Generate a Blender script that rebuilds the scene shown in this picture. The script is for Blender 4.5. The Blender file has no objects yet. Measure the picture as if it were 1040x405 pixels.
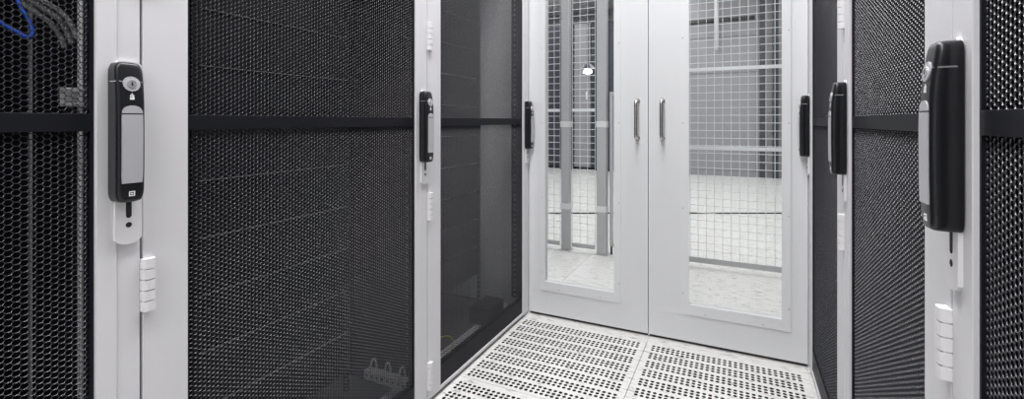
import bpy, bmesh, math, random
import numpy as np
from mathutils import Vector, Matrix

random.seed(7)
SC = bpy.context.scene
COL = SC.collection

# ------------------------------------------------------------------ camera
EYE = 0.968                       # camera height, the racks' cross bars sit at this height
FPX = 474.0                       # focal length in pixels of the 1040 px wide frame
cam_d = bpy.data.cameras.new('camera')
cam_d.sensor_fit = 'HORIZONTAL'
cam_d.sensor_width = 36.0
cam_d.lens = FPX / 1040 * 36.0
cam_d.shift_y = -(202.5 - 123.0) / 1040
cam_d.clip_start = 0.02
cam_d.clip_end = 60
cam = bpy.data.objects.new('camera', cam_d)
COL.objects.link(cam)
cam.location = (0, 0, EYE)
cam.rotation_euler = (math.pi / 2, 0, math.atan(230 / 474))
SC.camera = cam

# ------------------------------------------------------------------ world, lamps, exposure
world = bpy.data.worlds.new('world')
SC.world = world
world.use_nodes = True
world.node_tree.nodes['Background'].inputs[0].default_value = (0.9, 0.95, 1.0, 1)
world.node_tree.nodes['Background'].inputs[1].default_value = 0.0


def area(name, loc, sx, sy, watts, rot=(0, 0, 0), col=(1.0, 0.99, 1.0)):
    d = bpy.data.lights.new(name, 'AREA')
    d.shape = 'RECTANGLE'
    d.size, d.size_y = sx, sy
    d.energy = watts
    d.color = col
    o = bpy.data.objects.new(name, d)
    COL.objects.link(o)
    o.location = loc
    o.rotation_euler = rot
    return o


CEIL = 3.6
# ceiling luminaires over the aisle and over the hall behind the doors
for y in (-2.0, -0.6, 0.8, 1.9):
    area('ceiling_lamp_aisle', (-0.35, y, 2.95), 0.45, 1.1, 21)
for x in (-3.6, -1.2, 1.4):
    for y in (3.6, 5.4, 7.4, 9.2):
        area('ceiling_lamp_hall', (x, y, 3.5), 0.3, 1.3, 15.5)

SC.view_settings.view_transform = 'Standard'
SC.view_settings.look = 'None'
SC.view_settings.gamma = 1.0
SC.view_settings.use_curve_mapping = False
SC.view_settings.exposure = 0.68


# ------------------------------------------------------------------ materials
def new_mat(name, col, rough=0.5, metal=0.0, spec=0.5, bump=0.0, bscale=900.0, var=0.0, vscale=6.0):
    m = bpy.data.materials.new(name)
    m.use_nodes = True
    nt = m.node_tree
    b = nt.nodes['Principled BSDF']
    b.inputs['Base Color'].default_value = (*col, 1)
    b.inputs['Roughness'].default_value = rough
    b.inputs['Metallic'].default_value = metal
    b.inputs['Specular IOR Level'].default_value = spec
    tc = nt.nodes.new('ShaderNodeTexCoord')
    if var:
        n = nt.nodes.new('ShaderNodeTexNoise')
        n.inputs['Scale'].default_value = vscale
        n.inputs['Detail'].default_value = 4
        nt.links.new(tc.outputs['Object'], n.inputs['Vector'])
        r = nt.nodes.new('ShaderNodeMapRange')
        r.inputs['To Min'].default_value = 1 - var
        r.inputs['To Max'].default_value = 1 + var
        nt.links.new(n.outputs['Fac'], r.inputs['Value'])
        mx = nt.nodes.new('ShaderNodeMix')
        mx.data_type = 'RGBA'
        mx.blend_type = 'MULTIPLY'
        mx.inputs['Factor'].default_value = 1
        mx.inputs['A'].default_value = (*col, 1)
        nt.links.new(r.outputs['Result'], mx.inputs['B'])
        nt.links.new(mx.outputs['Result'], b.inputs['Base Color'])
    if bump:
        n2 = nt.nodes.new('ShaderNodeTexNoise')
        n2.inputs['Scale'].default_value = bscale
        nt.links.new(tc.outputs['Object'], n2.inputs['Vector'])
        bp = nt.nodes.new('ShaderNodeBump')
        bp.inputs['Strength'].default_value = bump
        bp.inputs['Distance'].default_value = 0.0005
        nt.links.new(n2.outputs['Fac'], bp.inputs['Height'])
        nt.links.new(bp.outputs['Normal'], b.inputs['Normal'])
    return m


M = {}
M['white'] = new_mat('white_powder_coat', (0.70, 0.695, 0.715), 0.42, bump=0.04, var=0.012)
M['door_white'] = new_mat('door_white_paint', (0.72, 0.73, 0.745), 0.4, bump=0.03, var=0.012)
M['trim_white'] = new_mat('window_trim_paint', (0.74, 0.75, 0.765), 0.35)
M['hinge_white'] = new_mat('hinge_white', (0.74, 0.73, 0.745), 0.4)
M['mesh_black'] = new_mat('black_mesh_steel', (0.026, 0.026, 0.033), 0.25, spec=0.7)
M['bar_black'] = new_mat('black_bar_paint', (0.008, 0.0085, 0.012), 0.5, spec=0.2, bump=0.08)
M['inner_black'] = new_mat('interior_black', (0.010, 0.010, 0.012), 0.6, spec=0.2, var=0.15)
M['panel_black'] = new_mat('blank_panel_black', (0.012, 0.012, 0.015), 0.5, spec=0.3)
M['side_dark'] = new_mat('interior_side_dark', (0.012, 0.012, 0.014), 0.5, spec=0.3, var=0.05)
M['tray'] = new_mat('base_tray_grey', (0.10, 0.10, 0.105), 0.5)
M['side_grey'] = new_mat('interior_side_grey', (0.84, 0.84, 0.86), 0.45, var=0.05)
M['steel'] = new_mat('zinc_steel', (0.86, 0.86, 0.87), 0.35, metal=0.2, var=0.08, vscale=30)
M['lit_edge'] = new_mat('panel_lit_edge_grey', (0.30, 0.30, 0.31), 0.4, metal=0.3)  # paler tone standing for light on the panel edges
M['handle_black'] = new_mat('handle_black_plastic', (0.008, 0.0085, 0.011), 0.32, bump=0.15, bscale=1500)
M['lever'] = new_mat('lever_silver', (0.52, 0.52, 0.55), 0.38, metal=0.25)
M['chrome'] = new_mat('lock_silver', (0.68, 0.68, 0.69), 0.25, metal=0.8)
M['icon'] = new_mat('icon_white', (0.85, 0.85, 0.85), 0.5)
M['hole'] = new_mat('hole_dark', (0.012, 0.012, 0.013), 0.8)
M['brushed'] = new_mat('brushed_steel', (0.55, 0.53, 0.50), 0.22, metal=1.0)
M['post'] = new_mat('fence_post_galvanised', (0.46, 0.46, 0.47), 0.45, metal=0.3, var=0.06, vscale=12)
M['wire'] = new_mat('fence_wire_galvanised', (0.74, 0.75, 0.77), 0.4, metal=0.1)
M['plenum'] = new_mat('plenum_dark', (0.01, 0.01, 0.01), 0.9)
M['subfloor'] = new_mat('subfloor_grey', (0.30, 0.29, 0.28), 0.8)
M['room_wall'] = new_mat('hall_wall_grey', (0.42, 0.42, 0.44), 0.7, var=0.1, vscale=0.8)
M['ceiling'] = new_mat('ceiling_white', (0.75, 0.75, 0.75), 0.8)
M['cab_grey'] = new_mat('hall_cabinet_grey', (0.30, 0.30, 0.315), 0.32, var=0.06, vscale=1.5)
M['cab_dark'] = new_mat('hall_cabinet_dark', (0.035, 0.04, 0.055), 0.4)
M['cab_brown'] = new_mat('hall_cabinet_taupe', (0.22, 0.21, 0.20), 0.5)
M['pipe_black'] = new_mat('pipe_black', (0.03, 0.03, 0.032), 0.5)
M['conduit'] = new_mat('conduit_white', (0.7, 0.7, 0.7), 0.5)
M['blue'] = new_mat('cable_blue', (0.015, 0.10, 0.62), 0.4)
M['yellowgreen'] = new_mat('cable_yellow_green', (0.55, 0.62, 0.06), 0.45)
M['rubber'] = new_mat('rubber_black', (0.02, 0.02, 0.02), 0.6)


def braid_mat():
    m = new_mat('cable_grey_braid', (0.33, 0.33, 0.33), 0.5)
    nt = m.node_tree
    b = nt.nodes['Principled BSDF']
    tc = nt.nodes['Texture Coordinate']
    w = nt.nodes.new('ShaderNodeTexWave')
    w.inputs['Scale'].default_value = 90
    w.inputs['Distortion'].default_value = 1.5
    nt.links.new(tc.outputs['Object'], w.inputs['Vector'])
    r = nt.nodes.new('ShaderNodeValToRGB')
    r.color_ramp.elements[0].color = (0.2, 0.2, 0.2, 1)
    r.color_ramp.elements[1].color = (0.5, 0.5, 0.49, 1)
    nt.links.new(w.outputs['Fac'], r.inputs['Fac'])
    nt.links.new(r.outputs['Color'], b.inputs['Base Color'])
    return m


M['braid'] = braid_mat()


def floor_mat():
    """white raised-floor laminate with sparse grey flecks drawn out along x"""
    m = new_mat('floor_laminate', (0.78, 0.775, 0.755), 0.27)
    nt = m.node_tree
    b = nt.nodes['Principled BSDF']
    geo = nt.nodes.new('ShaderNodeNewGeometry')
    mp = nt.nodes.new('ShaderNodeMapping')
    mp.inputs['Scale'].default_value = (16, 60, 16)
    nt.links.new(geo.outputs['Position'], mp.inputs['Vector'])
    n = nt.nodes.new('ShaderNodeTexNoise')
    n.inputs['Scale'].default_value = 1.0
    n.inputs['Detail'].default_value = 5
    n.inputs['Roughness'].default_value = 0.72
    nt.links.new(mp.outputs['Vector'], n.inputs['Vector'])
    r = nt.nodes.new('ShaderNodeValToRGB')
    e = r.color_ramp.elements
    e[0].position, e[0].color = 0.29, (0.16, 0.16, 0.17, 1)
    e[1].position, e[1].color = 0.475, (0.80, 0.795, 0.77, 1)
    e2 = r.color_ramp.elements.new(0.39)
    e2.color = (0.56, 0.555, 0.545, 1)
    nt.links.new(n.outputs['Fac'], r.inputs['Fac'])
    nt.links.new(r.outputs['Color'], b.inputs['Base Color'])
    return m


M['floor'] = floor_mat()


def glass_mat():
    m = bpy.data.materials.new('clear_glass')
    m.use_nodes = True
    nt = m.node_tree
    for n in list(nt.nodes):
        nt.nodes.remove(n)
    out = nt.nodes.new('ShaderNodeOutputMaterial')
    mix = nt.nodes.new('ShaderNodeMixShader')
    fr = nt.nodes.new('ShaderNodeFresnel')
    fr.inputs['IOR'].default_value = 1.35
    tr = nt.nodes.new('ShaderNodeBsdfTransparent')
    tr.inputs['Color'].default_value = (0.97, 0.98, 0.98, 1)
    gl = nt.nodes.new('ShaderNodeBsdfGlossy')
    gl.inputs['Roughness'].default_value = 0.02
    nt.links.new(fr.outputs['Fac'], mix.inputs['Fac'])
    nt.links.new(tr.outputs['BSDF'], mix.inputs[1])
    nt.links.new(gl.outputs['BSDF'], mix.inputs[2])
    nt.links.new(mix.outputs['Shader'], out.inputs['Surface'])
    return m


M['glass'] = glass_mat()


def emit_mat(name, col, strength):
    m = bpy.data.materials.new(name)
    m.use_nodes = True
    b = m.node_tree.nodes['Principled BSDF']
    b.inputs['Emission Color'].default_value = (*col, 1)
    b.inputs['Emission Strength'].default_value = strength
    return m


M['lamp'] = emit_mat('lamp_glow', (0.85, 0.92, 1.0), 14)


# ------------------------------------------------------------------ mesh helpers
def link(name, me, mat, parent=None, smooth=False):
    if mat is not None:
        me.materials.append(M[mat])
    if smooth:
        for p in me.polygons:
            p.use_smooth = True
    o = bpy.data.objects.new(name, me)
    COL.objects.link(o)
    if parent:
        o.parent = parent
    return o


def fin(name, bm, mat, parent=None, bevel=0.0, seg=2, smooth=False, loc=None):
    bmesh.ops.remove_doubles(bm, verts=bm.verts, dist=1e-6)
    if bevel:
        bmesh.ops.bevel(bm, geom=[e for e in bm.edges if e.is_manifold and e.calc_face_angle(0) > 0.5],
                        offset=bevel, segments=seg, affect='EDGES', profile=0.5)
    bmesh.ops.recalc_face_normals(bm, faces=bm.faces)
    me = bpy.data.meshes.new(name)
    bm.to_mesh(me)
    bm.free()
    o = link(name, me, mat, parent, smooth)
    if loc is not None:
        o.location = loc
    return o


def box(bm, a, b):
    (x0, x1), (y0, y1), (z0, z1) = sorted((a[0], b[0])), sorted((a[1], b[1])), sorted((a[2], b[2]))
    v = [bm.verts.new((x, y, z)) for x in (x0, x1) for y in (y0, y1) for z in (z0, z1)]
    for f in ((0, 1, 3, 2), (4, 6, 7, 5), (0, 4, 5, 1), (2, 3, 7, 6), (0, 2, 6, 4), (1, 5, 7, 3)):
        bm.faces.new([v[i] for i in f])


def boxes(name, mat, parent, *pairs, bevel=0.0, seg=2, loc=None):
    bm = bmesh.new()
    if bevel:                                  # bevel each box on its own
        for a, b in pairs:
            t = bmesh.new()
            box(t, a, b)
            bmesh.ops.bevel(t, geom=t.edges[:], offset=bevel, segments=seg, affect='EDGES', profile=0.5)
            tm = bpy.data.meshes.new('tmp')
            t.to_mesh(tm)
            t.free()
            bm.from_mesh(tm)
            bpy.data.meshes.remove(tm)
        bmesh.ops.recalc_face_normals(bm, faces=bm.faces)
        me = bpy.data.meshes.new(name)
        bm.to_mesh(me)
        bm.free()
        o = link(name, me, mat, parent)
        if loc is not None:
            o.location = loc
        return o
    for a, b in pairs:
        box(bm, a, b)
    me = bpy.data.meshes.new(name)
    bmesh.ops.recalc_face_normals(bm, faces=bm.faces)
    bm.to_mesh(me)
    bm.free()
    o = link(name, me, mat, parent)
    if loc is not None:
        o.location = loc
    return o


def spline(pts, n=10):
    """Catmull-Rom through the points"""
    P = [Vector(p) for p in pts]
    P = [2 * P[0] - P[1]] + P + [2 * P[-1] - P[-2]]
    out = []
    for i in range(1, len(P) - 2):
        a, b, c, d = P[i - 1:i + 3]
        for k in range(n):
            t = k / n
            out.append(0.5 * (2 * b + (c - a) * t + (2 * a - 5 * b + 4 * c - d) * t * t + (3 * b - a - 3 * c + d) * t ** 3))
    out.append(P[-2])
    return out


def tube(bm, path, r, seg=10, cap=True):
    path = [Vector(p) for p in path]
    rings = []
    nrm = None
    for i, p in enumerate(path):
        t = (path[min(i + 1, len(path) - 1)] - path[max(i - 1, 0)]).normalized()
        if nrm is None:
            nrm = t.orthogonal().normalized()
        else:
            nrm = (nrm - t * nrm.dot(t)).normalized()
        bi = t.cross(nrm)
        rings.append([bm.verts.new(p + r * (math.cos(2 * math.pi * k / seg) * nrm + math.sin(2 * math.pi * k / seg) * bi))
                      for k in range(seg)])
    for a, b in zip(rings, rings[1:]):
        for k in range(seg):
            bm.faces.new((a[k], a[(k + 1) % seg], b[(k + 1) % seg], b[k]))
    if cap:
        bm.faces.new(rings[0][::-1])
        bm.faces.new(rings[-1])


def tubes(name, mat, parent, paths, r, seg=10):
    bm = bmesh.new()
    for p in paths:
        tube(bm, p, r, seg)
    bmesh.ops.recalc_face_normals(bm, faces=bm.faces)
    me = bpy.data.meshes.new(name)
    bm.to_mesh(me)
    bm.free()
    return link(name, me, mat, parent, smooth=True)


def raw(name, V, F, mat, parent=None):
    me = bpy.data.meshes.new(name)
    me.from_pydata(V, [], F)
    me.update()
    return link(name, me, mat, parent)


def thing(name, label, cat, loc=(0, 0, 0), group=None):
    o = bpy.data.objects.new(name, None)
    COL.objects.link(o)
    o.location = loc
    o.empty_display_size = 0.1
    tag(o, label, cat, group)
    return o


def tag(o, label, cat, group=None):
    o['label'] = label
    o['category'] = cat
    if group:
        o['group'] = group
    return o


def struct(o):
    o['kind'] = 'structure'
    return o


def copy_tree(o, parent=None):
    c = o.copy()
    COL.objects.link(c)
    c.parent = parent
    for ch in o.children:
        copy_tree(ch, c)
    return c


# ------------------------------------------------------------------ the floor
TX = -0.96                       # tile grid origin across the aisle
TY = 2.112                       # tile joint just in front of the doors
PITX0, PITX1, PITY0 = TX, TX + 1.2, TY - 1.8
FLOOR_X0, FLOOR_X1, FLOOR_Y0, FLOOR_Y1 = -6.0, 4.0, -3.2, 11.2

floor = struct(boxes('floor', 'floor', None,
                     ((FLOOR_X0, FLOOR_Y0, -0.2), (PITX0, FLOOR_Y1, -0.003)),
                     ((PITX1, FLOOR_Y0, -0.2), (FLOOR_X1, FLOOR_Y1, -0.003)),
                     ((PITX0, TY, -0.2), (PITX1, FLOOR_Y1, -0.003)),
                     ((PITX0, FLOOR_Y0, -0.2), (PITX1, PITY0, -0.003))))
boxes('plenum_tray', 'plenum', floor, ((PITX0, PITY0, -0.32), (PITX1, TY, -0.30)),
      ((PITX0 - 0.01, PITY0, -0.3), (PITX0 + 0.001, TY, -0.034)), ((PITX1 - 0.001, PITY0, -0.3), (PITX1 + 0.01, TY, -0.034)),
      ((PITX0, TY - 0.002, -0.3), (PITX1, TY + 0.01, -0.034)), ((PITX0, PITY0 - 0.01, -0.3), (PITX1, PITY0 + 0.002, -0.034)))


def perforated_tile_mesh():
    """0.6 m steel panel: eight bands of three rows of round holes, all cut through"""
    V, F = [], []
    S, T, J = 0.6, 0.032, 0.0011
    px, n = 0.0198, 28
    x0 = 0.0326
    band, row, y0 = 0.0715, 0.0185, 0.038
    R, seg = 0.0070, 10
    walls = []
    ys = []
    for b in range(8):
        for r in range(3):
            ys.append(S - y0 - b * band - r * row)
    xs = [x0 + i * px for i in range(n)]

    def quad(a, b, c, d):
        i = len(V)
        V.extend((a, b, c, d))
        F.append((i, i + 1, i + 2, i + 3))

    hx, hy = px / 2, row / 2
    for y in ys:
        for x in xs:
            i0 = len(V)
            corners = []
            for k in range(seg):
                a = 2 * math.pi * (k + 0.5) / seg
                c, s = math.cos(a), math.sin(a)
                q = max(abs(c) / hx, abs(s) / hy)
                V.append((x + c / q, y + s / q, 0))
                V.append((x + R * c, y + R * s, 0))
                V.append((x + R * c * 0.98, y + R * s * 0.98, -0.006))
            for k in range(seg):
                a, b = i0 + 3 * k, i0 + 3 * ((k + 1) % seg)
                F.append((a, b, b + 1, a + 1))
                walls.append(len(F))
                F.append((a + 1, b + 1, b + 2, a + 2))
            # close the four corners of the square cell
            for sx, sy in ((1, 1), (-1, 1), (-1, -1), (1, -1)):
                cx, cy = x + sx * hx, y + sy * hy
                ids = []
                for k in range(seg):
                    vx, vy, _ = V[i0 + 3 * k]
                    ids.append((k, vx, vy))
                ang = math.atan2(sy * hy, sx * hx) % (2 * math.pi)
                for k in range(seg):
                    a0 = 2 * math.pi * (k + 0.5) / seg
                    a1 = a0 + 2 * math.pi / seg
                    if a0 < ang < a1 or a0 < ang + 2 * math.pi < a1:
                        j = len(V)
                        V.append((cx, cy, 0))
                        F.append((i0 + 3 * k, j, i0 + 3 * ((k + 1) % seg)))
    # solid strips between the bands and along the edges
    xa, xb = xs[0] - hx, xs[-1] + hx
    edges = []
    for b in range(8):
        top = ys[3 * b] + hy
        bot = ys[3 * b + 2] - hy
        edges.append((top, bot))
    prev = S - J
    for top, bot in edges:
        quad((xa, top, 0), (xb, top, 0), (xb, prev, 0), (xa, prev, 0))
        prev = bot
    quad((xa, J, 0), (xb, J, 0), (xb, prev, 0), (xa, prev, 0))
    quad((J, J, 0), (xa, J, 0), (xa, S - J, 0), (J, S - J, 0))
    quad((xb, J, 0), (S - J, J, 0), (S - J, S - J, 0), (xb, S - J, 0))
    for (p, q) in (((J, J), (S - J, J)), ((S - J, J), (S - J, S - J)), ((S - J, S - J), (J, S - J)), ((J, S - J), (J, J))):
        quad((p[0], p[1], -T), (q[0], q[1], -T), (q[0], q[1], 0), (p[0], p[1], 0))
    me = bpy.data.meshes.new('perforated_tile')
    me.from_pydata(V, [], F)
    me.update()
    me.materials.append(M['floor'])
    me.materials.append(M['hole'])        # steel edge of every hole, near-black to paint in the dark inside
    for i in walls:
        me.polygons[i].material_index = 1
    return me


pt = perforated_tile_mesh()
for j in range(3):
    for i in range(2):
        o = bpy.data.objects.new('perforated_tile', pt)
        COL.objects.link(o)
        o.parent = floor
        o.location = (TX + 0.6 * i, TY - 0.6 * (j + 1), 0)

bm = bmesh.new()
box(bm, (0.0011, 0.0011, -0.0045), (0.5989, 0.5989, 0))
ft = bpy.data.meshes.new('floor_tile')
bmesh.ops.recalc_face_normals(bm, faces=bm.faces)
bm.to_mesh(ft)
bm.free()
ft.materials.append(M['floor'])
for i in range(-6, 5):
    for j in range(0, 12):
        o = bpy.data.objects.new('floor_tile', ft)
        COL.objects.link(o)
        o.parent = floor
        o.location = (TX + 0.6 * i, TY + 0.6 * j, 0)

# ------------------------------------------------------------------ the hall's shell
struct(boxes('wall_far', 'room_wall', None, ((FLOOR_X0, 10.9, 0), (FLOOR_X1, 11.1, CEIL))))
struct(boxes('wall_left', 'room_wall', None, ((FLOOR_X0, FLOOR_Y0, 0), (FLOOR_X0 + 0.15, 10.9, CEIL))))
struct(boxes('wall_right', 'room_wall', None, ((FLOOR_X1 - 0.15, FLOOR_Y0, 0), (FLOOR_X1, 10.9, CEIL))))
struct(boxes('wall_back', 'ceiling', None, ((FLOOR_X0 + 0.15, FLOOR_Y0, 0), (FLOOR_X1 - 0.15, FLOOR_Y0 + 0.15, CEIL))))
struct(boxes('ceiling', 'ceiling', None, ((FLOOR_X0, FLOOR_Y0, CEIL), (FLOOR_X1, 11.1, CEIL + 0.1))))

# ------------------------------------------------------------------ the double door at the aisle's end
DY = 2.155
ZT = 2.06


def door_leaf(name, xa, xb, tx0, tx1, gx0, gx1, hx):
    """a white leaf with a glazed opening; the trim plate is screwed round it"""
    th = 0.042
    tz0, tz1, gz0, gz1 = 0.130, 1.93, 0.171, 1.885
    y0, y1 = DY, DY + th
    root = struct(boxes(name, 'door_white', None,
                        ((xa, y0, 0.014), (gx0, y1, ZT)), ((gx1, y0, 0.014), (xb, y1, ZT)),
                        ((gx0, y0, 0.014), (gx1, y1, gz0)), ((gx0, y0, gz1), (gx1, y1, ZT))))
    t = 0.0045
    boxes('window_trim', 'trim_white', root,
          ((tx0, y0 - t, tz0), (gx0 + 0.004, y0 + 0.001, tz1)), ((gx1 - 0.004, y0 - t, tz0), (tx1, y0 + 0.001, tz1)),
          ((gx0 + 0.004, y0 - t, tz0), (gx1 - 0.004, y0 + 0.001, gz0 + 0.004)),
          ((gx0 + 0.004, y0 - t, gz1 - 0.004), (gx1 - 0.004, y0 + 0.001, tz1)))
    boxes('glass_pane', 'glass', root, ((gx0 - 0.004, y0 + 0.026, gz0 - 0.004), (gx1 + 0.004, y0 + 0.030, gz1 + 0.004)))
    # screws round the trim
    spots = [(x, z) for z in (0.22, 0.59, 0.96, 1.33, 1.70) for x in (tx0 + 0.008, tx1 - 0.008)]
    w = tx1 - tx0
    spots += [(tx0 + w * f, tz0 + 0.012) for f in (0.24, 0.76)]
    for x, z in spots:
        bm = bmesh.new()
        bmesh.ops.create_cone(bm, cap_ends=True, segments=10, radius1=0.0032, radius2=0.0022, depth=0.002,
                              matrix=Matrix.Rotation(math.pi / 2, 4, 'X'))
        fin('screw', bm, 'post', root, loc=(x, y0 - t - 0.0006, z))
    # D-shaped pull handle
    bx, z0, z1, so = hx, 0.892, 1.060, 0.042
    path = [(bx, y0 - 0.001, z1)]
    for k in range(7):
        a = math.pi / 2 * k / 6
        path.append((bx, y0 - so + 0.016 - 0.016 * math.sin(a), z1 - 0.016 + 0.016 * math.cos(a)))
    for k in range(7):
        a = math.pi / 2 * k / 6
        path.append((bx, y0 - so + 0.016 - 0.016 * math.cos(a), z0 + 0.016 - 0.016 * math.sin(a)))
    path.append((bx, y0 - 0.001, z0))
    h = tubes('pull_handle', 'brushed', root, [path], 0.0075, 14)
    for z in (z0, z1):
        bm = bmesh.new()
        bmesh.ops.create_cone(bm, cap_ends=True, segments=20, radius1=0.011, radius2=0.011, depth=0.004,
                              matrix=Matrix.Rotation(math.pi / 2, 4, 'X'))
        fin('rosette', bm, 'brushed', h, loc=(bx, y0 - 0.0022, z))
    # dark strip in the gap under the leaf
    boxes('gap_strip', 'rubber', root, ((xa + 0.003, y0 + 0.012, 0.0005), (xb - 0.003, y0 + 0.03, 0.016)))
    return root


door_leaf('door_1', -0.9465, -0.3665, -0.886, -0.488, -0.866, -0.5155, -0.412)
door_leaf('door_2', -0.3635, 0.2455, -0.2265, 0.188, -0.1965, 0.160, -0.303)
# frame head over the leaves and closing boards beside them behind the racks
struct(boxes('trim_1', 'door_white', None, ((-1.0, DY + 0.002, ZT + 0.004), (0.30, DY + 0.05, ZT + 0.10))))
struct(boxes('trim_2', 'door_white', None, ((-1.0, DY + 0.006, 0.0), (-0.9485, DY + 0.05, ZT + 0.003))))
struct(boxes('trim_3', 'door_white', None, ((0.2475, DY + 0.006, 0.0), (0.30, DY + 0.05, ZT + 0.003))))


# ------------------------------------------------------------------ server racks
def hex_panel_mesh(u0, u1, z0, z1, s, d0):
    """perforated steel: flat-topped hexagonal holes, each cell with a ridge, a slope and a wall"""
    pv, pu = 0.0092, 0.0086
    Rz = pv / 2
    Ru = pu / 1.5
    k = 0.865
    hexa = [(Ru, 0), (Ru / 2, Rz), (-Ru / 2, Rz), (-Ru, 0), (-Ru / 2, -Rz), (Ru / 2, -Rz)]
    nu = int((u1 - u0) / pu) + 2
    nz = int((z1 - z0) / pv) + 1
    cu = (u0 + np.arange(nu) * pu)
    cz = (z0 + np.arange(nz) * pv)
    CU, CZ = np.meshgrid(cu, cz, indexing='ij')
    CZ = CZ + (np.arange(nu) % 2)[:, None] * pv / 2
    C = np.stack([CU.ravel(), CZ.ravel()], 1)
    hx = np.array(hexa)
    n = len(C)
    V = np.zeros((n, 18, 3))
    for lay, (sc, d) in enumerate(((1.0, d0), (k, d0 + 0.0009), (k * 0.985, d0 + 0.0015))):
        V[:, lay * 6:lay * 6 + 6, 1] = C[:, None, 0] + hx[None, :, 0] * sc
        V[:, lay * 6:lay * 6 + 6, 2] = C[:, None, 1] + hx[None, :, 1] * sc
        V[:, lay * 6:lay * 6 + 6, 0] = s * d
    q = []
    for lay in (0, 6):
        for i in range(6):
            j = (i + 1) % 6
            q.append((lay + i, lay + j, lay + 6 + j, lay + 6 + i) if s > 0 else (lay + i, lay + 6 + i, lay + 6 + j, lay + j))
    q = np.array(q)
    Fa = (np.arange(n)[:, None, None] * 18 + q[None]).reshape(-1)
    me = bpy.data.meshes.new('mesh_panel')
    me.vertices.add(n * 18)
    me.vertices.foreach_set('co', V.reshape(-1).astype(np.float32))
    nf = n * 12
    me.loops.add(nf * 4)
    me.loops.foreach_set('vertex_index', Fa.astype(np.int32))
    me.polygons.add(nf)
    me.polygons.foreach_set('loop_start', np.arange(0, nf * 4, 4, dtype=np.int32))
    me.update(calc_edges=True)
    me.materials.append(M['mesh_black'])
    return me


def holed_strip(a, b, w, pitch, hole, horizontal=None):
    """flat strip with a row of square holes along v, as (v,w) cells: returns quads in a local (v, w) plane"""
    Q = []
    n = max(1, int((b - a) / pitch))
    st = (b - a) / n
    h = hole / 2
    for i in range(n):
        c = a + (i + 0.5) * st
        v0, v1 = c - st / 2, c + st / 2
        Q += [((v0, 0), (v1, 0), (v1, w / 2 - h), (v0, w / 2 - h)),
              ((v0, w / 2 + h), (v1, w / 2 + h), (v1, w), (v0, w)),
              ((v0, w / 2 - h), (c - h, w / 2 - h), (c - h, w / 2 + h), (v0, w / 2 + h)),
              ((c + h, w / 2 - h), (v1, w / 2 - h), (v1, w / 2 + h), (c + h, w / 2 + h))]
    return Q


def strip_obj(name, mat, parent, quads, place, thick):
    """extrude the strip's quads by the vector thick; place maps (v, w) to a point"""
    V, F = [], []
    th = Vector(thick)
    for q in quads:
        i = len(V)
        P = [Vector(place(*c)) for c in q]
        V += [tuple(p) for p in P] + [tuple(p + th) for p in P]
        F += [(i, i + 1, i + 2, i + 3), (i + 7, i + 6, i + 5, i + 4)]
        for k in range(4):
            m = (k + 1) % 4
            F.append((i + k, i + 4 + k, i + 4 + m, i + m))
    return raw(name, V, F, mat, parent)


RACK_H = 2.0
LATCH = 0.066      # handle-side stile
HZ0, HZ1 = 0.832, 1.067


def handle_profile(t):
    """depth of the swing handle's front from the stile, t = 0 top .. 1 bottom"""
    pts = [(0.0, 0.0275), (0.08, 0.0305), (0.20, 0.0342), (0.30, 0.0358), (0.5, 0.0364), (0.75, 0.0360), (0.92, 0.0350), (1.0, 0.0335)]
    for (a, x), (b, y) in zip(pts, pts[1:]):
        if t <= b:
            return x + (y - x) * (t - a) / (b - a)
    return pts[-1][1]


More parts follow.
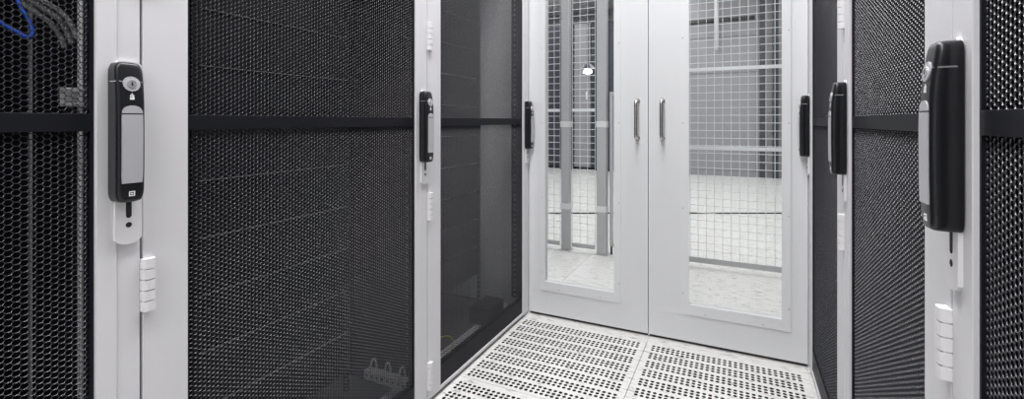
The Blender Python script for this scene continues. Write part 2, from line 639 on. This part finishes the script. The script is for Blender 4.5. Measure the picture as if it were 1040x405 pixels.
def handle_parts(root, W, s):
    H = HZ1 - HZ0
    uc, w = W - 0.0305, 0.040

    def P(u, d, z):
        return (s * d, u, z)
    # escutcheon plate under the handle, with its arc-shaped lower end
    bm = bmesh.new()
    zt, zb = HZ1 + 0.004, 0.757
    ua, ub = W - 0.042, W - 0.003
    out = [(ua, zt - 0.006), (ua + 0.006, zt), (ub - 0.006, zt), (ub, zt - 0.006)]
    for k in range(9):
        f = k / 8
        out.append((ub + (ua - ub) * f, zb + 0.006 * (1 - math.sin(math.pi * f)) + (0.003 if k in (0, 8) else 0)))
    fr = [bm.verts.new(P(u, 0.0075, z)) for u, z in out]
    bk = [bm.verts.new(P(u, -0.003, z)) for u, z in out]
    bm.faces.new(fr)
    bm.faces.new(bk[::-1])
    for i in range(len(out)):
        j = (i + 1) % len(out)
        bm.faces.new((fr[i], bk[i], bk[j], fr[j]))
    plate = fin('latch_plate', bm, 'hinge_white', root)
    um = (ua + ub) / 2
    # key slot and round hole in the plate
    for nm, za, zc, r in (('key_slot', 0.806, 0.838, 0.0042), ('key_hole', 0.790, 0.790, 0.0046)):
        bm = bmesh.new()
        ring = []
        for k in range(9):
            a = math.pi * k / 8
            ring.append((um + r * math.cos(a), zc + r * math.sin(a)))
        for k in range(9):
            a = math.pi + math.pi * k / 8
            ring.append((um + r * math.cos(a), za + r * math.sin(a)))
        v1 = [bm.verts.new(P(u, 0.0078, z)) for u, z in ring]
        v0 = [bm.verts.new(P(u, 0.003, z)) for u, z in ring]
        bm.faces.new(v1)
        for i in range(len(ring)):
            j = (i + 1) % len(ring)
            bm.faces.new((v1[i], v0[i], v0[j], v1[j]))
        fin(nm, bm, 'hole', plate)

    # the black handle body lofted along z
    def half_w(t):
        e = 0.085
        q = min(t, 1 - t) / e
        return w / 2 if q >= 1 else w / 2 * (0.62 + 0.38 * math.sqrt(max(0.0, 1 - (1 - q) ** 2)))
    bm = bmesh.new()
    rings = []
    ts = [0, 0.008, 0.02, 0.04, 0.065, 0.09, 0.13, 0.2, 0.3, 0.45, 0.6, 0.75, 0.85, 0.91, 0.935, 0.96, 0.98, 0.992, 1.0]
    for t in ts:
        hw = half_w(t)
        e = min(t, 1 - t)
        sh = 1.0 if e >= 0.02 else 0.86 + 0.14 * math.sqrt(1 - (1 - e / 0.02) ** 2)
        dep = handle_profile(t) * sh
        hw *= sh
        r = 0.0062
        z = HZ1 - t * H
        sec = [(-hw, 0.004)]
        for k in range(5):
            a = math.pi - math.pi / 2 * k / 4
            sec.append((-hw + r + r * math.cos(a), dep - r + r * math.sin(a)))
        for k in range(5):
            a = math.pi / 2 - math.pi / 2 * k / 4
            sec.append((hw - r + r * math.cos(a), dep - r + r * math.sin(a)))
        sec.append((hw, 0.004))
        rings.append([bm.verts.new(P(uc + u, d, z)) for u, d in sec])
    n = len(rings[0])
    for a, b in zip(rings, rings[1:]):
        for k in range(n):
            bm.faces.new((a[k], a[(k + 1) % n], b[(k + 1) % n], b[k]))
    bm.faces.new(rings[0])
    bm.faces.new(rings[-1][::-1])
    body = fin('swing_handle', bm, 'handle_black', root, smooth=True)

    def front_patch(name, outline, lift, thick, mat, par):
        """flat part on the handle's front following its bow; outline in (u offset, t)"""
        bm = bmesh.new()
        f = [bm.verts.new(P(uc + u, handle_profile(t) + lift, HZ1 - t * H)) for u, t in outline]
        b = [bm.verts.new(P(uc + u, handle_profile(t) + lift - thick, HZ1 - t * H)) for u, t in outline]
        m = len(outline) // 2           # the outline is symmetric: left side down, right side up
        for k in range(m - 1):
            i0, i1, j1, j0 = k, k + 1, len(outline) - 2 - k, len(outline) - 1 - k
            bm.faces.new((f[i0], f[i1], f[j1], f[j0]))
        for i in range(len(outline)):
            j = (i + 1) % len(outline)
            bm.faces.new((f[i], b[i], b[j], f[j]))
        return fin(name, bm, mat, par)

    def sym(side):
        return [(-u, t) for u, t in side] + [(u, t) for u, t in side[::-1]]
    front_patch('lever_insert', sym([(0.0150, 0.374)] + [(0.0152, 0.374 + 0.488 * k / 10) for k in range(1, 10)] + [(0.0145, 0.862)]),
                0.0014, 0.004, 'lever', body)
    front_patch('release_button', sym([(0.003, 0.310), (0.0085, 0.317), (0.0122, 0.330), (0.0145, 0.348), (0.015, 0.365)]),
                0.0014, 0.004, 'lever', body)
    # the lock: oval bezel with a cylinder
    tl = 0.155
    for nm, ru, rz, lift, mat in (('lock_bezel', 0.0125, 0.0125, 0.0018, 'lever'), ('lock_cylinder', 0.0066, 0.0066, 0.0032, 'chrome'),
                                  ('lock_keyway', 0.0012, 0.0036, 0.0036, 'hole')):
        side = []
        for k in range(9):
            a = math.pi / 2 - math.pi * k / 8
            side.append((max(0.0003, ru * math.cos(a)), tl - rz * math.sin(a) / H))
        front_patch(nm, sym(side), lift, 0.004, mat, body)
    # thin silver inlay running round the handle at the lock's height
    zl = HZ1 - 0.140 * H
    dl = handle_profile(0.140)
    hw = w / 2
    for sg in (-1, 1):
        bm = bmesh.new()
        box(bm, P(uc + sg * (hw + 0.0004), dl - 0.022, zl - 0.0010), P(uc + sg * (hw - 0.005), dl - 0.0035, zl + 0.0010))
        box(bm, P(uc + sg * (hw - 0.003), dl - 0.005, zl - 0.0010), P(uc + sg * 0.012, dl + 0.0007, zl + 0.0010))
        fin('silver_inlay', bm, 'chrome', body)
    # printed pictograms: a small pressing hand under the lock, a white key tag near the foot
    bm = bmesh.new()
    dh = handle_profile(0.245)

    def mark(u0, u1, t0, t1):
        da = handle_profile((t0 + t1) / 2)
        box(bm, P(uc + u0, da - 0.001, HZ1 - t0 * H), P(uc + u1, da + 0.0007, HZ1 - t1 * H))
    mark(-0.0006, 0.0008, 0.222, 0.250)
    mark(0.0014, 0.0028, 0.234, 0.252)
    mark(-0.0026, -0.0012, 0.232, 0.250)
    mark(-0.0030, 0.0032, 0.252, 0.268)
    fin('hand_pictogram', bm, 'icon', body)
    bm = bmesh.new()
    mark(-0.0042, 0.0042, 0.921, 0.9265)
    mark(-0.0042, 0.0042, 0.9505, 0.956)
    mark(-0.0042, -0.0026, 0.9265, 0.9505)
    mark(0.0026, 0.0042, 0.9265, 0.9505)
    mark(-0.0012, 0.0012, 0.934, 0.944)
    fin('square_pictogram', bm, 'icon', body)


def build_rack(W, s, name_loc, label, HINGE=0.078):
    """a cabinet 'into' the row; local u = +y away from the camera, depth runs along -s*x.
    s = +1 faces the aisle at +x (left row), s = -1 faces -x (right row)"""
    root = thing('server_rack', label, 'server rack', name_loc, 'server racks along the aisle')

    def B(d0, d1, u0, u1, z0, z1):
        return ((-s * d0, u0, z0), (-s * d1, u1, z1))
    # door frame: the stiles stand proud beside the mesh, the outer latch edge is set back
    zb, zt = 0.016, RACK_H - 0.012
    g = 0.0022
    th = 0.026
    bot, top = 0.012, 0.05
    door = boxes('rack_door', 'white', root,
                 B(0.0, th, g, HINGE, zb, zt),
                 B(-0.0025, th, W - LATCH, W - 0.037, zb, zt),
                 B(0.0, th, W - 0.037, W - g, zb, zt),
                 B(0.0, th, HINGE, W - LATCH, zb, zb + bot),
                 B(0.0, th, HINGE, W - LATCH, zt - top, zt), bevel=0.0014)
    # black inner border holding the perforated steel
    ua, ub = HINGE, W - LATCH
    bz0, bz1 = zb + bot, zt - top
    boxes('mesh_border', 'bar_black', door,
          B(0.004, th - 0.001, ua - 0.001, ua + 0.0045, bz0, bz1), B(0.004, th - 0.001, ub - 0.0045, ub + 0.001, bz0, bz1),
          B(0.004, th - 0.001, ua + 0.0045, ub - 0.0045, bz0 - 0.001, bz0 + 0.072), B(0.004, th - 0.001, ua + 0.0045, ub - 0.0045, bz1 - 0.05, bz1 + 0.001))
    zc = EYE - 0.002
    boxes('cross_bar', 'bar_black', door, B(0.0035, 0.018, ua + 0.0006, ub - 0.0006, zc - 0.0145, zc + 0.0145), bevel=0.001)
    lo = link('mesh_panel', hex_panel_mesh(ua, ub, bz0 + 0.066, zc - 0.012, -s, 0.008), None, door)
    hi = link('mesh_panel', hex_panel_mesh(ua, ub, zc + 0.010, bz1 - 0.046, -s, 0.008), None, door)
    for p in (lo, hi):
        p['kind'] = 'stuff'
        p['label'] = 'black perforated steel with hexagonal holes'
    # hinges on the near edge: a five-knuckle block each
    for hz in (0.100, 0.678, 1.256, 1.83):
        bm = bmesh.new()
        n, hh = 5, 0.094
        hw, hd = 0.0105, 0.0135
        for k in range(n):
            z0 = hz - hh / 2 + hh * k / n + 0.0009
            z1 = hz - hh / 2 + hh * (k + 1) / n - 0.0009
            ring = []
            m = 8
            for i in range(m + 1):
                a = math.pi * i / m
                ring.append((0.0085 - hw * math.copysign(abs(math.cos(a)) ** 0.6, math.cos(a)),
                             hd * math.sin(a) ** 0.6))
            ring.append((0.019, -0.002))
            ring.insert(0, (-0.002, -0.002))
            A = [bm.verts.new((s * d, u, z0)) for u, d in ring]
            C = [bm.verts.new((s * d, u, z1)) for u, d in ring]
            bm.faces.new(A)
            bm.faces.new(C[::-1])
            for i in range(len(ring)):
                j = (i + 1) % len(ring)
                bm.faces.new((A[i], C[i], C[j], A[j]))
        box(bm, (s * -0.002, 0.0, hz - hh / 2 + 0.001), (s * (hd - 0.005), 0.017, hz + hh / 2 - 0.001))
        fin('hinge', bm, 'hinge_white', door)
    handle_parts(root, W, s)
    # carcass
    D0, D1 = 0.031, 1.0
    for u0, u1 in ((0.004, 0.016), (W - 0.016, W - 0.004)):
        boxes('side_panel', 'side_dark', root, B(D0, D1, u0, u1, 0.03, RACK_H - 0.01))
    boxes('rear_panel', 'inner_black', root, B(D1 - 0.012, D1, 0.016, W - 0.016, 0.03, RACK_H - 0.01))
    boxes('top_panel', 'inner_black', root, B(D0, D1, 0.004, W - 0.004, RACK_H - 0.01, RACK_H + 0.006))
    boxes('plinth', 'inner_black', root, B(D0 + 0.004, D1, 0.004, W - 0.004, 0.0, 0.03), B(0.03, 0.036, 0.004, W - 0.004, 0.001, 0.032))
    # perforated front posts and base rail
    for u0, sg in ((0.016, 1), (W - 0.016, -1)):
        q = holed_strip(0.08, RACK_H - 0.03, 0.034, 0.025, 0.010)
        strip_obj('corner_post', 'panel_black', root, q,
                  lambda v, w, u0=u0, sg=sg: (-s * (0.048 + w), u0 + sg * 0.004, v), (0, sg * 0.004, 0))
    q = holed_strip(0.02, W - 0.02, 0.03, 0.018, 0.009)
    strip_obj('base_rail', 'side_grey', root, q, lambda v, w: (-s * (0.10 + w), v, 0.036), (0, 0, 0.003))
    boxes('base_tray', 'tray', root, B(0.137, D1 - 0.02, 0.018, W - 0.018, 0.0305, 0.0345))
    # 19 inch mounting rails with square holes
    c = W / 2
    for sg in (-1, 1):
        q = holed_strip(0.10, RACK_H - 0.04, 0.024, 0.0222, 0.0095)
        strip_obj('mounting_rail', 'inner_black', root, q,
                  lambda v, w, sg=sg: (-s * 0.178, c + sg * (0.2225 + w), v), (-s * 0.002, 0, 0))
    return root


def fill_panels(root, W, s, z0, n, pitch=0.1335, lit_edge='lit_edge'):
    c = W / 2
    me = None
    for k in range(n):
        z = z0 + k * pitch
        if me is None:
            o = boxes('blanking_panel', 'panel_black', root, ((-s * 0.172, c - 0.2415, 0.001), (-s * 0.1765, c + 0.2415, pitch - 0.0015)), bevel=0.0008, seg=1)
            l = boxes('panel_lit_edge', lit_edge, o, ((-s * 0.1675, c - 0.225, pitch - 0.0030), (-s * 0.1735, c + 0.225, pitch - 0.0015)))  # added strip: its grey paints the lit top edge of each panel
            me, ml = o.data, l.data
        else:
            o = bpy.data.objects.new('blanking_panel', me)
            l = bpy.data.objects.new('panel_lit_edge', ml)
            for q, p in ((o, root), (l, o)):
                COL.objects.link(q)
                q.parent = p
        o.location = (0, 0, z)


XL, XR = -0.951, 0.248
WL, WR = 0.845, 0.680
SL = (-0.388, 0.457, 1.302)
SR = (0.111, 0.791, 1.471)
left1 = build_rack(WL, 1, (XL, SL[0], 0), 'white rack with black mesh door, nearest on the left, blue cable behind its mesh')
left2 = copy_tree(left1)
left2.location = (XL, SL[1], 0)
left2['label'] = 'middle rack of the left row, widest black mesh door in the picture'
left3 = copy_tree(left1)
left3.location = (XL, SL[2], 0)
left3['label'] = 'farthest rack of the left row, its open grey inside showing, beside the glazed doors'
right1 = build_rack(WR, -1, (XR, SR[0], 0), 'nearest rack of the right row, its black mesh cut by the right picture edge', HINGE=0.098)
right2 = copy_tree(right1)
right2.location = (XR, SR[1], 0)
right2['label'] = 'middle rack of the right row, seen aslant between two black handles'
right3 = copy_tree(right1)
right3.location = (XR, SR[2], 0)
right3['label'] = 'farthest rack of the right row, narrow olive-black mesh strip next to the glazed doors'
bpy.context.view_layer.update()

# farthest left rack's sides get a paler grey, strong light put into the colour; its material sits on that object alone
for ch in left3.children:
    if ch.name.startswith('side_panel'):
        ch.material_slots[0].link = 'OBJECT'
        ch.material_slots[0].material = M['side_grey']
fill_panels(left2, WL, 1, 0.165, 13)
fill_panels(left3, WL, 1, 0.235, 12, lit_edge='panel_black')
for r_ in (right2, right3):
    fill_panels(r_, WR, -1, 0.105, 13)

# things inside the racks ---------------------------------------------------
# rack nearest on the left: lock rod with guide clips (parts of the rack), cables
rod = tubes('lock_rod', 'steel', left1, [[(-0.036, WL - 0.071, 0.1), (-0.036, WL - 0.071, 1.9)]], 0.0042, 8)
for z in (1.008, 1.36):
    boxes('rod_guide', 'steel', rod, ((-0.029, WL - 0.092, z - 0.016), (-0.046, WL - 0.062, z - 0.010)),
          ((-0.029, WL - 0.094, z + 0.008), (-0.046, WL - 0.060, z + 0.015)), ((-0.044, WL - 0.094, z - 0.016), (-0.047, WL - 0.060, z + 0.015)),
          bevel=0.001)

boxes('depth_strut', 'post', left1, ((-0.245, 0.781, 0.04), (-0.250, 0.7845, RACK_H - 0.02)))


def wp(px, py, x):
    """photo pixel to the point on the vertical plane at world x"""
    a, b = (px - 520) / FPX, (123 - py) / FPX
    yaw = math.atan(230 / 474)
    vx = -math.sin(yaw) + a * math.cos(yaw)
    vy = math.cos(yaw) + a * math.sin(yaw)
    t = x / vx
    return Vector((x, vy * t, EYE + b * t))


def cable(name, mat, pts, r, label, group=None):
    o = tubes(name, mat, None, [spline(pts)], r)
    return tag(o, label, 'cable', group)


cable('network_cable', 'blue', [wp(-60, -40, -1.10), wp(-25, 0, -1.08), wp(0, 22, -1.06), wp(18, 33, -1.05), wp(29, 38, -1.045), wp(33, 32, -1.05), wp(28, 18, -1.06),
                                wp(20, 5, -1.07), wp(10, -25, -1.09), wp(0, -70, -1.10)], 0.0032,
      'blue network cable looping behind the mesh of the nearest left rack')
for k, (dx, dy, lab) in enumerate(((0, 0, 'uppermost of three grey braided cables behind the nearest left mesh'),
                                   (-6, 4, 'middle one of three grey braided cables behind the nearest left mesh'),
                                   (-13, 9, 'lowest of three grey braided cables behind the nearest left mesh'))):
    cable('power_cable', 'braid', [wp(10 + dx, -40, -1.13 - 0.024 * k), wp(30 + dx, -8 + dy * 0.4, -1.12 - 0.024 * k), wp(48 + dx, 3 + dy, -1.11 - 0.024 * k), wp(64 + dx, 14 + dy, -1.10 - 0.024 * k), wp(74 + dx, 28 + dy, -1.09 - 0.024 * k),
                                   wp(79 + dx, 40 + dy, -1.085 - 0.024 * k)], 0.0045, lab, 'grey braided cables')

# middle left rack: silver ring bracket low on the far side
cm = thing('cable_manager', 'silver perforated bracket with three rings low inside the middle left rack', 'bracket', (XL - 0.034, SL[1] + 0.770, 0.090))
q = holed_strip(0.0, 0.18, 0.030, 0.022, 0.010)
strip_obj('bracket_bar', 'steel', cm, q, lambda v, w: (-v, 0.0, w - 0.012), (0, 0.003, 0))
boxes('bracket_flange', 'steel', cm, ((0, 0, 0.017), (-0.18, 0.03, 0.019)), bevel=0.0006)
for k in range(3):
    pts = []
    for i in range(13):
        a = math.pi * 1.15 * i / 12 - 0.2
        pts.append((-0.025 - 0.062 * k - 0.002 * i / 12, 0.015 + 0.014 * math.cos(a), 0.019 + 0.034 * math.sin(a) + 0.004))
    tubes('ring', 'steel', cm, [pts], 0.0032, 8)

# farthest left rack: dark unit on the floor of the rack, green-yellow earth lead
u = thing('power_unit', 'low black box on the floor of the farthest left rack', 'power unit', (XL - 0.115, SL[2] + 0.62, 0.0395))
boxes('case', 'panel_black', u, ((0.05, -0.075, 0.0), (-0.05, 0.085, 0.075)), bevel=0.003)
boxes('front_plate', 'inner_black', u, ((0.052, -0.068, 0.006), (0.0495, 0.078, 0.069)), bevel=0.0006)
cable('earth_lead', 'yellowgreen', [wp(441, 378, -0.992), wp(447, 370, -0.992), wp(455, 361, -0.992), wp(460.5, 350, -0.992), wp(459.5, 343.5, -0.992), wp(454, 341, -0.992), wp(446, 343, -0.992),
                                    wp(440, 347, -0.987)], 0.0022,
      'yellow-green earth lead curling behind the mesh of the farthest left rack')

# ------------------------------------------------------------------ the hall seen through the glass
FY = 3.35
group = 'wire fence panels behind the doors'


def wire_grid(name, parent, x0, x1, z0, z1, y, pitch=0.05, r=0.0022):
    V, F = [], []

    def rod(a, b, ax):
        i = len(V)
        for k in range(5):
            t = 2 * math.pi * k / 5
            c, s_ = r * math.cos(t), r * math.sin(t)
            if ax == 'z':
                V.extend([(a[0] + c, y + s_, a[1]), (a[0] + c, y + s_, b[1])])
            else:
                V.extend([(a[0], y - 0.004 + s_, a[1] + c), (b[0], y - 0.004 + s_, a[1] + c)])
        for k in range(5):
            m = (k + 1) % 5
            F.append((i + 2 * k, i + 2 * m, i + 2 * m + 1, i + 2 * k + 1))
    n = int(round((x1 - x0) / pitch))
    for i in range(n + 1):
        x = x0 + (x1 - x0) * i / n
        rod((x, z0), (x, z1), 'z')
    n = int(round((z1 - z0) / pitch))
    for i in range(n + 1):
        z = z0 + (z1 - z0) * i / n
        rod((x0, z), (x1, z), 'x')
    o = raw(name, V, F, 'wire', parent)
    o['kind'] = 'stuff'
    return o


def fence(x0, x1, label, rails, zt=2.3, y=FY, z0=0.06):
    root = thing('wire_fence', label, 'fence', ((x0 + x1) / 2, y, 0), group)
    root_x = (x0 + x1) / 2
    wire_grid('wire_mesh', root, x0 - root_x, x1 - root_x, z0, zt, 0)
    for z, h, m in rails:
        boxes('rail', m, root, ((x0 - root_x, -0.018, z - h / 2), (x1 - root_x, -0.006, z + h / 2)), bevel=0.001)
    return root


fence(-2.2, -1.218, 'wire mesh fence panel left of both steel posts', [(0.045, 0.03, 'post'), (1.05, 0.022, 'wire'), (2.3, 0.03, 'post')])
fence(-1.120, -0.946, 'narrow wire mesh fence panel between the two steel posts', [(0.045, 0.03, 'post'), (1.05, 0.022, 'wire'), (2.3, 0.03, 'post')])
fence(-0.79, 1.6, 'wide wire mesh fence panel seen through the right glazed door', [(0.045, 0.035, 'post'), (0.79, 0.022, 'wire'), (1.31, 0.022, 'wire'), (2.3, 0.03, 'post')])


def post(x0, x1, label, y=FY, zt=2.4):
    c = (x0 + x1) / 2
    w = (x1 - x0) / 2
    root = thing('fence_post', label, 'post', (c, y, 0), 'steel fence posts')
    boxes('upright', 'post', root, ((-w, -0.03, 0.004), (w, 0.03, zt)), bevel=0.003)
    boxes('foot_plate', 'post', root, ((-w - 0.012, -0.05, 0.0), (w + 0.012, 0.05, 0.005)))
    for z in (0.33, 0.945):
        boxes('clamp', 'conduit', root, ((-w - 0.003, -0.034, z - 0.022), (w + 0.003, 0.034, z + 0.022)), bevel=0.002)
    return root


post(-1.2, -1.138, 'slim grey steel post, leftmost behind the left glass')
post(-0.928, -0.858, 'wider grey steel post standing behind the right side of the left glass')
# narrow frame beside the wide post
gf = thing('gate_frame', 'low grey tubular frame just right of the wider steel post', 'frame', (-0.82, FY + 0.02, 0))
boxes('stile', 'post', gf, ((-0.022, -0.012, 0.06), (0.0, 0.012, 1.18)), bevel=0.002)
boxes('stile', 'post', gf, ((0.10, -0.012, 0.06), (0.122, 0.012, 1.18)), bevel=0.002)
boxes('top_tube', 'post', gf, ((0.0, -0.012, 1.158), (0.10, 0.012, 1.18)), bevel=0.002)
boxes('bottom_tube', 'post', gf, ((0.0, -0.012, 0.06), (0.10, 0.012, 0.085)), bevel=0.002)
for x in (-0.011, 0.111):
    tubes('foot', 'rubber', gf, [[(x, 0, 0.0), (x, 0, 0.062)]], 0.008, 8)


def fl(px, py):
    a, b = (px - 520) / FPX, (123 - py) / FPX
    yaw = math.atan(230 / 474)
    t = -EYE / b
    return Vector(((-math.sin(yaw) + a * math.cos(yaw)) * t, (math.cos(yaw) + a * math.sin(yaw)) * t, 0))


fc = tubes('floor_cable', 'rubber', None, [[fl(x, 217) + Vector((0, 0, 0.007)) for x in (500, 560, 620, 700, 760, 830)]], 0.007, 8)
tag(fc, 'thin dark cable lying across the pale floor beyond the wire fence', 'cable')


def cabinet(x0, x1, y, h, mat, label, slats=0):
    c = (x0 + x1) / 2
    w = (x1 - x0) / 2 - 0.004
    root = thing('equipment_cabinet', label, 'cabinet', (c, y, 0), 'cabinets at the back of the hall')
    boxes('body', mat, root, ((-w, 0.02, 0.06), (w, 0.7, h)), bevel=0.004)
    boxes('plinth', 'rubber', root, ((-w + 0.02, 0.05, 0.0), (w - 0.02, 0.68, 0.06)))
    boxes('door', mat, root, ((-w + 0.01, -0.005, 0.08), (w - 0.01, 0.018, h - 0.02)), bevel=0.004)
    boxes('handle', 'steel', root, ((w - 0.09, -0.03, h * 0.48), (w - 0.06, -0.004, h * 0.48 + 0.16)), bevel=0.004)
    return root


CY = 8.9
xs = [-5.1, -4.35, -3.6, -2.95, -2.6, -1.75]
ms = ['cab_brown', 'cab_brown', 'cab_dark', 'cab_grey', 'cab_dark']
ls = ['taupe cabinet at the hall back, leftmost behind the left glass', 'taupe cabinet at the hall back beside the dark one', 'dark blue-grey cabinet at the hall back between taupe and grey ones',
      'narrow grey cabinet at the hall back between two dark ones', 'dark blue-grey cabinet at the hall back under the shining lamp']
for x0, x1, m, l in zip(xs, xs[1:], ms, ls):
    cabinet(x0, x1, CY, 2.9, m, l)
# grey sheet-steel partition behind the right window
pw = struct(boxes('wall_partition', 'cab_grey', None, ((-1.7, CY + 0.12, 0.0), (2.6, CY + 0.16, 3.4))))
for k in range(5):
    x0 = -1.7 + 0.86 * k
    for z0, z1 in ((0.12, 1.80), (1.82, 2.43), (2.45, 3.35)):
        boxes('partition_sheet', 'cab_grey', pw, ((x0 + 0.006, CY + 0.105, z0), (x0 + 0.854, CY + 0.121, z1)), bevel=0.003)
for x, m, l in ((0.325, 'cab_dark', 'dark upright channel on the far grey partition, left of its twin'), (0.515, 'cab_dark', 'dark upright channel on the far grey partition, nearest its right end')):
    o = boxes('wall_channel', m, None, ((x, CY + 0.02, 0.0), (x + 0.085, CY + 0.104, 3.3)), bevel=0.004)
    tag(o, l, 'channel')
o = tubes('pipe', 'pipe_black', None, [[(-1.6, CY + 0.07, 2.74), (0.25, CY + 0.07, 2.74)]], 0.035, 12)
tag(o, 'black horizontal pipe high on the far grey partition', 'pipe')
o = tubes('conduit', 'conduit', None, [[(-0.34, CY + 0.0, 3.6), (-0.34, CY + 0.0, 2.21)]], 0.032, 10)
tag(o, 'white upright conduit hanging down the far grey partition', 'conduit')
# shining lamp in front of the dark cabinets
lp = thing('work_lamp', 'small shining lamp in front of the dark cabinets behind the left glass', 'lamp', (-1.9, 6.35, 1.66))
bm = bmesh.new()
bmesh.ops.create_uvsphere(bm, u_segments=16, v_segments=8, radius=0.055, matrix=Matrix.Diagonal((1.2, 0.5, 0.55, 1)))
fin('bulb', bm, 'lamp', lp, smooth=True)
bm = bmesh.new()
bmesh.ops.create_cone(bm, cap_ends=True, segments=20, radius1=0.12, radius2=0.05, depth=0.07)
fin('shade', bm, 'cab_dark', lp, loc=(0, 0, 0.07))
tubes('hanging_rod', 'cab_dark', lp, [[(0, 0, 0.1), (0, 0, CEIL - 1.66)]], 0.012, 8)
